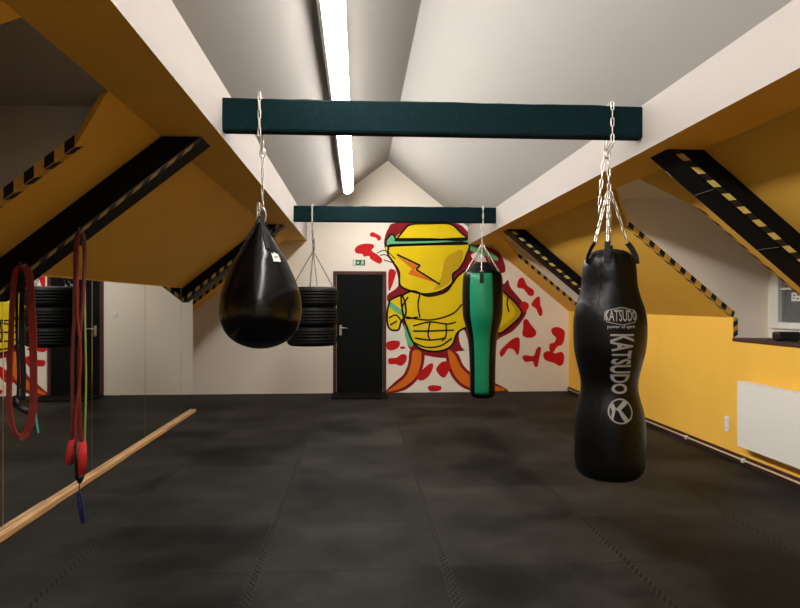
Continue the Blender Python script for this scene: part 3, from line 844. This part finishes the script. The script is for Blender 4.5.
# chain round the beam and down to the strands
hc = thing('hanging_chain', 'bright chain looped over the nearer beam, holding the lettered black bag', 'chain', (1.66, B1, 2.8))
bm = bmesh.new()
x = 1.655
chain(bm, (x, B1-.008, 2.815), (x, B1-.008, 2.55), .052, .026, .0042); chain(bm, (x, B1-.008, 2.812), (x, B1+.108, 2.812), .052, .026, .0042, 1)
chain(bm, (x, B1+.108, 2.81), (x, B1+.108, 2.55), .052, .026, .0042)
chain(bm, (x, B1+.108, 2.55), (1.645, 4.14, 2.49), .052, .026, .0042); chain(bm, (x, B1-.008, 2.55), (1.645, 4.13, 2.49), .052, .026, .0042)
part('beam_loop', bm, M['chain'], hc)
bm = bmesh.new(); chain(bm, (1.65, 4.135, 2.5), apex, .055, .028, .0046); part('chain_strand', bm, M['chain'], hc)
bm = bmesh.new(); chain(bm, (1.63, 4.15, 2.49), (1.6, 4.17, 2.1), .055, .026, .0042, 1); part('chain_strand', bm, M['chain'], hc)
bm = bmesh.new()
tube(bm, [(1.645+.02*cos(a*pi/6), 4.135, 2.49+.03*sin(a*pi/6)) for a in range(12)], .006, 6, closed=True); part('shackle', bm, M['steel'], hc)

# ------------------------------------------------------------------ teardrop bag
tx, ty = -.619, 4.135
s_ = 640/(ty*cos(TH)+tx*sin(TH))
zz = lambda v: 1.5-(v-303.5)/s_
pp = [(222.5, 0), (223, 3), (226, 5), (234, 9.5), (243, 15), (251, 20), (259, 25), (268, 29.3), (276, 32.8), (285, 36.2), (294, 38.8), (303, 40.2), (312, 40.6), (320, 39.6), (328, 36.8), (335, 32.5), (341, 26), (345.5, 17), (348, 8), (348.6, 0)]
zb = zz(348.6)
tb = thing('teardrop_bag', 'glossy black teardrop-shaped punching bag with small silver patch', 'punching bag', (tx, ty, zb))
Bt = Bag([(zz(v)-zb, r/s_) for v, r in pp])
finish('body', Bt.mesh(64), M['leather'], tb)
face = atan2(-ty, -tx)
for k, da in enumerate((-.12, .82, 1.76, 2.7, -1.06, -2.0)):
    bm = bmesh.new(); H = zz(224)-zb
    tube(bm, [((Bt.r(z)+.0005)*cos(face+da), (Bt.r(z)+.0005)*sin(face+da), z) for z in [H*(1-i/40)+.06*(i/40) for i in range(41)]], .0022, 5)
    finish('seam', bm, M['leather'], tb)
bm = bmesh.new()
ring = [((Bt.r(zz(309)-zb)+.0005)*cos(a*pi/32), (Bt.r(zz(309)-zb)+.0005)*sin(a*pi/32), zz(309)-zb) for a in range(64)]
tube(bm, ring, .0018, 5, closed=True); finish('seam', bm, M['leather'], tb)
bm = bmesh.new(); bmesh.ops.create_grid(bm, x_segments=6, y_segments=6, size=.027)
for v in bm.verts:
    v.co.y *= 1.0; v.co.x *= .95
    if v.co.y > .02: v.co.y += .006*math.cos(v.co.x*180)
Bt.wrap(bm, .62, zz(258.5)-zb, face, lift=.003); finish('logo_patch', bm, M['patch'], tb, recalc=False)['label'] = 'small silver logo patch'
bm = bmesh.new()
sh = text_bm('~', .05); sh.free()
for P in ([(-.012, -.008), (.002, .004), (.0, .009), (-.015, .0)], [(.002, .004), (.014, -.004), (.012, .006), (.004, .011)]):
    poly_flat(bm, P)
Bt.wrap(bm, .62, zz(258.5)-zb, face, lift=.005); finish('patch_emblem', bm, M['ink'], tb, recalc=False)
# webbing at the neck
for da in (-1.25, .35, 1.9):
    bm = bmesh.new(); a = face+da
    P = [((Bt.r(z)+.006)*cos(a), (Bt.r(z)+.006)*sin(a), z) for z in [zz(v)-zb for v in (250, 240, 232, 226)]]+[(.012*cos(a), .012*sin(a), zz(216)-zb)]
    strip(bm, P, .03, .005, (-sin(a), cos(a), 0)); finish('neck_strap', bm, M['strap'], tb)
bm = bmesh.new(); tube(bm, [(.0+.022*cos(a*pi/6)+.012, -.01, zz(216)-zb+.05*sin(a*pi/6)) for a in range(12)], .0055, 6, closed=True); finish('carabiner', bm, M['steel'], tb)
hc = thing('hanging_chain', 'single chain from the nearer green beam down to the teardrop bag', 'chain', (tx, B1, 2.8))
x = tx
bm = bmesh.new()
chain(bm, (x, B1-.008, 2.83), (x, B1-.008, 2.55), .055, .024, .004); chain(bm, (x, B1-.008, 2.812), (x, B1+.108, 2.812), .055, .024, .004, 1)
chain(bm, (x, B1+.108, 2.81), (x, B1+.108, 2.55), .055, .024, .004)
chain(bm, (x, B1+.108, 2.55), (x+.012, 4.135, 2.46), .055, .024, .004); chain(bm, (x, B1-.008, 2.55), (x+.012, 4.135, 2.46), .055, .024, .004)
part('beam_loop', bm, M['chain'], hc)
bm = bmesh.new(); chain(bm, (x+.012, 4.135, 2.47), (x+.01, 4.135, zz(210)), .055, .022, .0036); part('chain_strand', bm, M['chain'], hc)
bm = bmesh.new(); tube(bm, [(x+.012+.018*cos(a*pi/6), 4.135, 2.46+.03*sin(a*pi/6)) for a in range(12)], .005, 6, closed=True); part('shackle', bm, M['steel'], hc)
bm = bmesh.new(); chain(bm, (x-.015, 4.135, zz(203)), (x-.02, 4.135, zz(222)), .05, .024, .004); part('chain_strand', bm, M['chain'], hc)

# ------------------------------------------------------------------ green and black bag
gx, gy = 1.685, 8.585
s_ = 640/(gy*cos(TH)+gx*sin(TH))
zz = lambda v: 1.5-(v-303.5)/s_
pp = [(262, 0), (262.5, 7), (266, 11), (271, 16.5), (276, 19.2), (284, 20), (300, 20.2), (315, 19.6), (324, 17.6), (333, 15.2), (344, 13.8), (360, 13), (380, 12.6), (393, 12.2), (396.5, 10.5), (397.8, 6), (398, 0)]
zb = zz(398)
gb = thing('punching_bag', 'tapering black punching bag with a green front panel', 'punching bag', (gx, gy, zb))
Bg = Bag([(zz(v)-zb, r/s_) for v, r in pp])
face = atan2(-gy, -gx); seg = 64
finish('body', Bg.mesh(seg, None, .012), M['leather_matte'], gb)
bm = bmesh.new()
zs = [zz(274)-zb+(zz(393)-zz(274))*i/40 for i in range(41)]
rows = []
for z in zs:
    r = Bg.r(z)+.004
    rows.append([bm.verts.new((r*cos(face-.06+da), r*sin(face-.06+da), z)) for da in [-.58+1.16*k/12 for k in range(13)]])
for i in range(40):
    for k in range(12): bm.faces.new((rows[i][k], rows[i][k+1], rows[i+1][k+1], rows[i+1][k])).smooth = True
o = finish('front_panel', bm, M['green_vinyl'], gb); o['label'] = 'green front panel'
md = o.modifiers.new('Solid', 'SOLIDIFY'); md.thickness = .004; md.offset = -1
bm = bmesh.new(); bmesh.ops.create_grid(bm, x_segments=4, y_segments=4, size=.5)
for v in bm.verts: v.co.x *= .05; v.co.y *= .13
Bg.wrap(bm, -.04, zz(279)-zb, face, lift=.009); finish('loop_tab', bm, M['strap'], gb, recalc=False)
apex = Vector((gx-.005, gy, zz(243)))
for i, a in enumerate((face-1.15, face-.05, face+1.15, face+2.4, face-2.4)):
    rr = 17.5/s_
    foot = Vector((gx+rr*cos(a), gy+rr*sin(a), zz(273)))
    bm = bmesh.new(); tube(bm, [foot+Vector((.022*cos(q*pi/5)*-sin(a), .022*cos(q*pi/5)*cos(a), .022*sin(q*pi/5))) for q in range(10)], .005, 5, closed=True); part('d_ring', bm, M['steel'], gb)
    bm = bmesh.new(); chain(bm, foot+Vector((0, 0, .015)), apex, .05, .022, .0042, i); part('chain_strand', bm, M['chain'], gb)
hc = thing('hanging_chain', 'chain from the farther beam to the green and black bag', 'chain', (gx, B2, 2.8))
bm = bmesh.new(); x = gx-.005
chain(bm, (x, B2-.008, 2.81), (x, B2-.008, 2.55), .052, .026, .0044); chain(bm, (x, B2-.008, 2.812), (x, B2+.108, 2.812), .052, .026, .0044, 1)
chain(bm, (x, B2+.108, 2.81), (x, B2+.108, 2.55), .052, .026, .0044); chain(bm, (x, B2+.108, 2.55), (x, gy, 2.46), .052, .026, .0044); chain(bm, (x, B2-.008, 2.55), (x, gy, 2.46), .052, .026, .0044)
part('beam_loop', bm, M['chain'], hc)
bm = bmesh.new(); chain(bm, (x, gy, 2.47), apex, .05, .026, .0044); part('chain_strand', bm, M['chain'], hc)

# ------------------------------------------------------------------ stack of three tyres
kx, ky_ = -.6, 8.585
s_ = 640/(ky_*cos(TH)+kx*sin(TH))
zz = lambda v: 1.5-(v-303.5)/s_
R = 24.8/s_
tops = [287, 306.8, 326.2, 345.6]
tl = ['topmost of the three black tyres hanging by the door', 'middle black tyre of the hanging stack by the door', 'lowest black tyre of the hanging stack by the door']
tyr = None
for i in range(3):
    z1 = zz(tops[i]); z0 = zz(tops[i+1]); h = (z1-z0)/2; zc = (z0+z1)/2
    off = (.008, -.004, -.014)[i]
    if tyr is None:
        tyr = thing('car_tyre', tl[0], 'tyre', (kx+off, ky_, z0), 'tyres hanging in a stack')
        sec = [(R*.60, -h*.72), (R*.62, -h*.88), (R*.72, -h*.99), (R*.86, -h*.97), (R*.955, -h*.82), (R*.99, -h*.6)]
        for g in (-.46, -.15, .15, .46):
            sec += [(R, h*(g-.07)), (R*.972, h*(g-.045)), (R*.972, h*(g+.045)), (R, h*(g+.07))]
        sec += [(R*.99, h*.6), (R*.955, h*.82), (R*.86, h*.97), (R*.72, h*.99), (R*.62, h*.88), (R*.60, h*.72), (R*.585, 0), (R*.60, -h*.72)]
        bm = bmesh.new(); lathe(bm, [(a, b+h) for a, b in sec], 64)
        bmesh.ops.remove_doubles(bm, verts=bm.verts, dist=1e-5)
        o1 = finish('tread_and_sidewall', bm, M['rubber'], tyr)
        bm = bmesh.new()
        for sgn in (-1, 1):
            tube(bm, [(R*.66*cos(a*pi/24), R*.66*sin(a*pi/24), h+sgn*(h*.99-.0125)) for a in range(48)], .012, 6, closed=True)
        o2 = finish('bead', bm, M['rubber'], tyr)
    else:
        t2 = tyr.copy(); COL.objects.link(t2); t2.location = (kx+off, ky_, z0); t2['label'] = tl[i]; t2.rotation_euler = (0, 0, .4*i)
        for ch in (o1, o2):
            c = ch.copy(); COL.objects.link(c); c.parent = t2
hc = thing('hanging_chain', 'thin dull chains spreading from the farther beam to the tyre stack', 'chain', (kx, B2, 2.8))
x = -.605; apex = Vector((x+.01, 8.585, zz(251)))
bm = bmesh.new()
chain(bm, (x, B2-.008, 2.81), (x, B2-.008, 2.55), .05, .026, .0044); chain(bm, (x, B2-.008, 2.812), (x, B2+.108, 2.812), .05, .026, .0044, 1)
chain(bm, (x, B2+.108, 2.81), (x, B2+.108, 2.55), .05, .026, .0044); chain(bm, (x, B2+.108, 2.55), (x, 8.585, 2.47), .05, .026, .0044); chain(bm, (x, B2-.008, 2.55), (x, 8.585, 2.47), .05, .026, .0044)
part('beam_loop', bm, M['chain'], hc)
bm = bmesh.new(); chain(bm, (x, 8.585, 2.48), apex, .05, .028, .0048); chain(bm, (x+.02, 8.575, 2.36), apex+Vector((.015, -.01, 0)), .05, .028, .0048, 1); part('chain_strand', bm, M['darkchain'], hc)
for i, (dx_, dy_) in enumerate(((-.265, -.05), (-.06, .27), (.075, -.27), (.262, .06))):
    bm = bmesh.new(); chain(bm, apex, (kx+dx_, ky_+dy_, zz(287)+.005), .045, .02, .0034, i); part('chain_strand', bm, M['darkchain'], hc)
    bm = bmesh.new(); a = atan2(dy_, dx_)
    tube(bm, [(kx+dx_*1.0+.02*cos(q*pi/5)*cos(a), ky_+dy_*1.0+.02*cos(q*pi/5)*sin(a), zz(287)+.004+.02*sin(q*pi/5)) for q in range(10)], .004, 5, closed=True); part('eye_bolt', bm, M['steel'], hc)

# ------------------------------------------------------------------ radiator, pipe, socket, sill things
rx = 3.5
rd = thing('radiator', 'white flat-panel radiator low on the yellow wall', 'radiator', (3.55, 4.9, .18))
bm = bmesh.new(); box(bm, rx, rx+.012, 4.12, 5.69, .2, .77); part('front_panel', bm, M['radiator'], rd, bevel=.005)
bm = bmesh.new(); box(bm, rx+.012, rx+.06, 4.14, 5.67, .2, .76)
part('convector', bm, M['radiator'], rd)
for ya, yb in ((5.685, 5.7), (4.11, 4.125)):
    bm = bmesh.new(); box(bm, rx-.003, rx+.075, ya, yb, .185, .785); part('side_panel', bm, M['radiator'], rd, bevel=.004)
bm = bmesh.new(); box(bm, rx-.003, rx+.075, 4.11, 5.7, .77, .785)
for i in range(36): box(bm, rx+.005, rx+.07, 4.16+i*.042, 4.168+i*.042, .785, .79)
part('top_grille', bm, M['radiator'], rd)
bm = bmesh.new(); box(bm, rx-.0025, rx+.001, 4.125, 5.685, .735, .741); box(bm, rx-.002, rx+.06, 4.125, 5.685, .185, .2); part('edge_fold', bm, M['radiator'], rd)
for y in (4.4, 5.4):
    bm = bmesh.new(); box(bm, rx+.06, RX-.0005, y-.015, y+.015, .3, .7); part('bracket', bm, M['radiator'], rd)
pp_ = thing('heating_pipe', 'pale heating pipe clipped along the foot of the yellow wall', 'pipe', (3.57, 6, .04))
bm = bmesh.new(); tube(bm, [(3.565, YB+.02, .045), (3.565, YF-.02, .045)], .011, 8); part('pipe_run', bm, M['pipe'], pp_)
for y in (3.4, 4.75, 5.72, 6.75, 7.8, 9.0):
    bm = bmesh.new(); box(bm, 3.553, RX-.016, y-.012, y+.012, .022, .062); part('pipe_clip', bm, M['plastic'], pp_, bevel=.003)
bm = bmesh.new(); tube(bm, [(3.565, 4.2, .05), (3.565, 4.2, .1), (3.55, 4.2, .19)], .009, 8); part('radiator_tail', bm, M['pipe'], pp_)
so = thing('wall_socket', 'white double wall socket on the yellow wall left of the radiator', 'socket', (RX, 6.02, .33))
bm = bmesh.new(); box(bm, RX-.012, RX, 5.98, 6.06, .25, .4); part('socket_plate', bm, M['plastic'], so, bevel=.004)
for z in (.29, .36):
    bm = bmesh.new()
    q = [(RX-.0125, 6.02+.027*cos(a*pi/10), z+.027*sin(a*pi/10)) for a in range(20)]
    slab(bm, q, (-.003, 0, 0)); sf = part('socket_face', bm, M['plastic'], so)
    bm = bmesh.new(); box(bm, RX-.0165, RX-.0155, 6.006, 6.012, z-.004, z+.004); part('contact_hole', bm, M['blackplastic'], sf)
    bm = bmesh.new(); box(bm, RX-.0165, RX-.0155, 6.028, 6.034, z-.004, z+.004); part('contact_hole', bm, M['blackplastic'], sf)

bx_ = thing('speaker_box', 'small black box lying on the dormer window sill', 'speaker', (3.72, 5.35, SILL))
bm = bmesh.new(); box(bm, 3.625, 3.835, 5.3, 5.4, SILL+.006, SILL+.085); part('case', bm, M['blackplastic'], bx_, bevel=.018)
bm = bmesh.new(); box(bm, 3.65, 3.81, 5.297, 5.302, SILL+.022, SILL+.07); part('front_mesh', bm, M['strap'], bx_)
for x in (3.65, 3.81):
    bm = bmesh.new(); box(bm, x-.012, x+.012, 5.32, 5.38, SILL, SILL+.007); part('foot', bm, M['blackplastic'], bx_)
bm = bmesh.new(); tube(bm, catmull([(3.63, 5.38, SILL+.02), (3.615, 5.45, SILL+.006), (3.63, 5.55, SILL+.005), (3.66, 5.68, SILL+.005), (3.72, 5.8, SILL+.005)], 5), .004, 6); part('cable', bm, M['blackplastic'], bx_)
wh = thing('wire_stand', 'little pale wire stand beside the black box on the sill', 'stand', (3.87, 5.32, SILL))
bm = bmesh.new()
for y in (5.3, 5.34):
    tube(bm, [(3.848, y, SILL), (3.848, y, SILL+.06), (3.892, y, SILL+.06), (3.892, y, SILL)], .003, 5)
part('frame', bm, M['plastic'], wh)
bm = bmesh.new(); box(bm, 3.848, 3.892, 5.3, 5.34, SILL+.02, SILL+.024); part('shelf', bm, M['plastic'], wh)

# ------------------------------------------------------------------ training bands on the near left strut
yb_ = 4.03
def BP(u, v, y=yb_):
    cx, cy, cz = u-400, 640, 303.5-v
    x = cx*cos(TH)+cy*sin(TH); yy = -cx*sin(TH)+cy*cos(TH)
    return Vector((x/yy*y, y, 1.5+cz/yy*y))
# (the figures below were measured on the strut's front face, 4.03 m away)
lb = thing('resistance_band', 'wide red elastic loop hanging at the left edge', 'resistance band', BP(22, 264))
bm = bmesh.new()
L1 = catmull([BP(23, 266), BP(15.5, 272), BP(12.5, 300), BP(11, 340), BP(9, 390), BP(10, 415), BP(14, 431), BP(20, 438)], 6)
L2 = catmull([BP(20, 438, yb_-.02), BP(27, 432, yb_-.02), BP(32, 415, yb_-.02), BP(33.5, 390, yb_-.02), BP(33, 340, yb_-.02), BP(31, 295, yb_-.02), BP(28.5, 273, yb_-.02), BP(23, 266, yb_-.02)], 6)
wd1 = [Vector((.85, -.5, 0)) for _ in L1]; wd2 = [Vector((1, -.25, 0)) for _ in L2]
strip(bm, L1, .05, .006, wd1); part('band_strand', bm, M['red_latex'], lb)
bm = bmesh.new(); strip(bm, L2, .05, .006, wd2); part('band_strand', bm, M['red_latex'], lb)
bm = bmesh.new(); tube(bm, [BP(20, 262, 4.09), BP(21, 264, 4.03), BP(23, 267, 3.98), BP(25, 264.5, 3.97)], .005, 6)
tag(finish('wall_hook', bm, M['steel']), 'small hook on the strut holding the red elastic loop', 'hook', 'hooks on the near left strut')
jr = thing('jump_rope', 'black rope with black handles hung inside the red elastic loop', 'jump rope', BP(20, 268, 4.05))
bm = bmesh.new()
for a, o_ in ((17.5, .0), (21, .01), (23.5, .02)):
    tube(bm, catmull([BP(22, 266, 4.055+o_), BP(a, 285, 4.055+o_), BP(a-.6, 330, 4.055+o_), BP(a+1, 370, 4.055+o_), BP(a+.5, 400, 4.055+o_)], 5), .009, 6)
part('rope', bm, M['strap'], jr)
for (u0, v0), (u1, v1) in (((12.5, 403), (29, 413)), ((14, 396), (19.5, 408))):
    bm = bmesh.new(); tube(bm, [BP(u0, v0, 4.05), BP((u0+u1)/2, (v0+v1)/2, 4.05), BP(u1, v1, 4.05)], [.013, .017, .015], 10); part('handle', bm, M['blackplastic'], jr)
tt = thing('exercise_tube', 'thin teal elastic tube dangling beside the red loop', 'exercise tube', BP(30, 275, 4.06))
bm = bmesh.new(); tube(bm, catmull([BP(24, 266, 4.07), BP(31, 300, 4.07), BP(34, 350, 4.06), BP(34.5, 395, 4.05), BP(36, 418, 4.04), BP(38.5, 433, 4.03)], 6), .006, 6); part('tube', bm, M['teal'], tt)

hk = bmesh.new(); tube(hk, [BP(79, 228, 4.09), BP(79.5, 229, 4.02), BP(80, 233, 3.99), BP(83, 230, 3.985)], .006, 6)
tag(finish('wall_hook', hk, M['steel']), 'small hook on the strut holding the bunch of tubes', 'hook', 'hooks on the near left strut')
bt = [('maroon', [(80, 231), (75.5, 245), (75, 300), (72, 360), (72.5, 420), (71, 440)], 4.03, .011, 'leftmost dark red exercise tube of the hanging bunch'),
      ('maroon', [(80.5, 231), (84.5, 245), (83, 300), (79, 350), (80, 420), (82, 445)], 4.02, .011, 'dark red exercise tube at the right of the hanging bunch'),
      ('red_latex', [(80, 231), (77.5, 250), (77.5, 310), (80.5, 360), (76, 420), (77, 446)], 4.01, .009, 'brighter red tube in the middle of the hanging bunch'),
      ('lime', [(81, 231), (84, 260), (85, 320), (86, 380), (85, 430), (84.5, 446)], 4.04, .006, 'lime green exercise tube in the hanging bunch'),
      ('olive', [(80, 231), (74.5, 270), (73, 330), (71.5, 390), (72.5, 445)], 4.05, .006, 'thin tan exercise tube in the hanging bunch')]
for i, (mt, P, y, r, lab) in enumerate(bt):
    t = thing('exercise_tube', lab, 'exercise tube', BP(P[0][0], P[0][1], y), 'exercise tubes hung in a bunch')
    bm = bmesh.new(); tube(bm, catmull([BP(u, v, y) for u, v in P], 6), r, 7); part('tube', bm, M[mt], t)
    u, v = P[-1]
    if i == 0:
        bm = bmesh.new(); tube(bm, [BP(u+1.5, v, y), BP(u, v+10, y), BP(u-2, v+24, y)], [.02, .024, .021], 10); part('grip', bm, M['redgrip'], t)
    elif i == 1:
        bm = bmesh.new(); tube(bm, [BP(u, v-3, y), BP(u, v+12, y), BP(u-1, v+29, y)], [.025, .028, .026], 10); part('grip', bm, M['redgrip'], t)
        bm = bmesh.new(); tube(bm, [BP(u-1, v+29, y), BP(u-2, v+34, y), BP(u-2.5, v+38, y)], [.024, .02, .012], 10); part('end_cap', bm, M['blackplastic'], t)
    elif i == 2:
        bm = bmesh.new(); tube(bm, [BP(u, v-4, y), BP(u, v+14, y), BP(u+1, v+34, y)], [.014, .018, .015], 8); part('grip', bm, M['blackplastic'], t)
    elif i == 4:
        bm = bmesh.new(); tube(bm, [BP(u, v-2, y), BP(u-1, v+14, y)], [.009, .011], 8); part('grip', bm, M['blackplastic'], t)
cb = thing('carabiner', 'dark blue carabiner dangling lowest under the bunch of tubes', 'carabiner', BP(79, 482, 4.02))
bm = bmesh.new(); tube(bm, catmull([BP(79.8, 480, 4.02), BP(79.2, 487, 4.02), BP(79, 494, 4.02)], 4), .003, 6); part('cord', bm, M['strap'], cb)
bm = bmesh.new(); tube(bm, catmull([BP(77.8, 494, 4.02), BP(79.5, 492.5, 4.02), BP(81, 498, 4.02), BP(83, 512, 4.02), BP(83.5, 521, 4.02), BP(82, 523, 4.02), BP(80.5, 516, 4.02), BP(78.5, 504, 4.02)], 4, closed=True), .0075, 7, closed=True); part('hook_body', bm, M['blue'], cb)
bm = bmesh.new(); tube(bm, [BP(79.5, 500, 4.02), BP(82, 516, 4.02)], .007, 7); part('gate', bm, M['blue'], cb)

# ------------------------------------------------------------------ camera, world, view
cam = bpy.data.cameras.new('camera'); co = bpy.data.objects.new('camera', cam); COL.objects.link(co)
cam.sensor_width = 36; cam.lens = 640*36/800; cam.clip_start = .05
co.location = (0, 0, 1.5); co.rotation_euler = (pi/2, 0, -TH)
cam.shift_y = (304-303.5)/800*-1
scn.camera = co
w = bpy.data.worlds.new('night'); scn.world = w; w.use_nodes = True
w.node_tree.nodes['Background'].inputs['Color'].default_value = (.05, .06, .08, 1); w.node_tree.nodes['Background'].inputs['Strength'].default_value = .15
scn.view_settings.view_transform = 'Standard'; scn.view_settings.look = 'None'
scn.view_settings.exposure = .12; scn.view_settings.gamma = 1
scn.view_settings.use_curve_mapping = False
scn.cycles.use_denoising = True
scn.cycles.max_bounces = 10; scn.cycles.diffuse_bounces = 6; scn.cycles.glossy_bounces = 5
scn.cycles.caustics_reflective = True
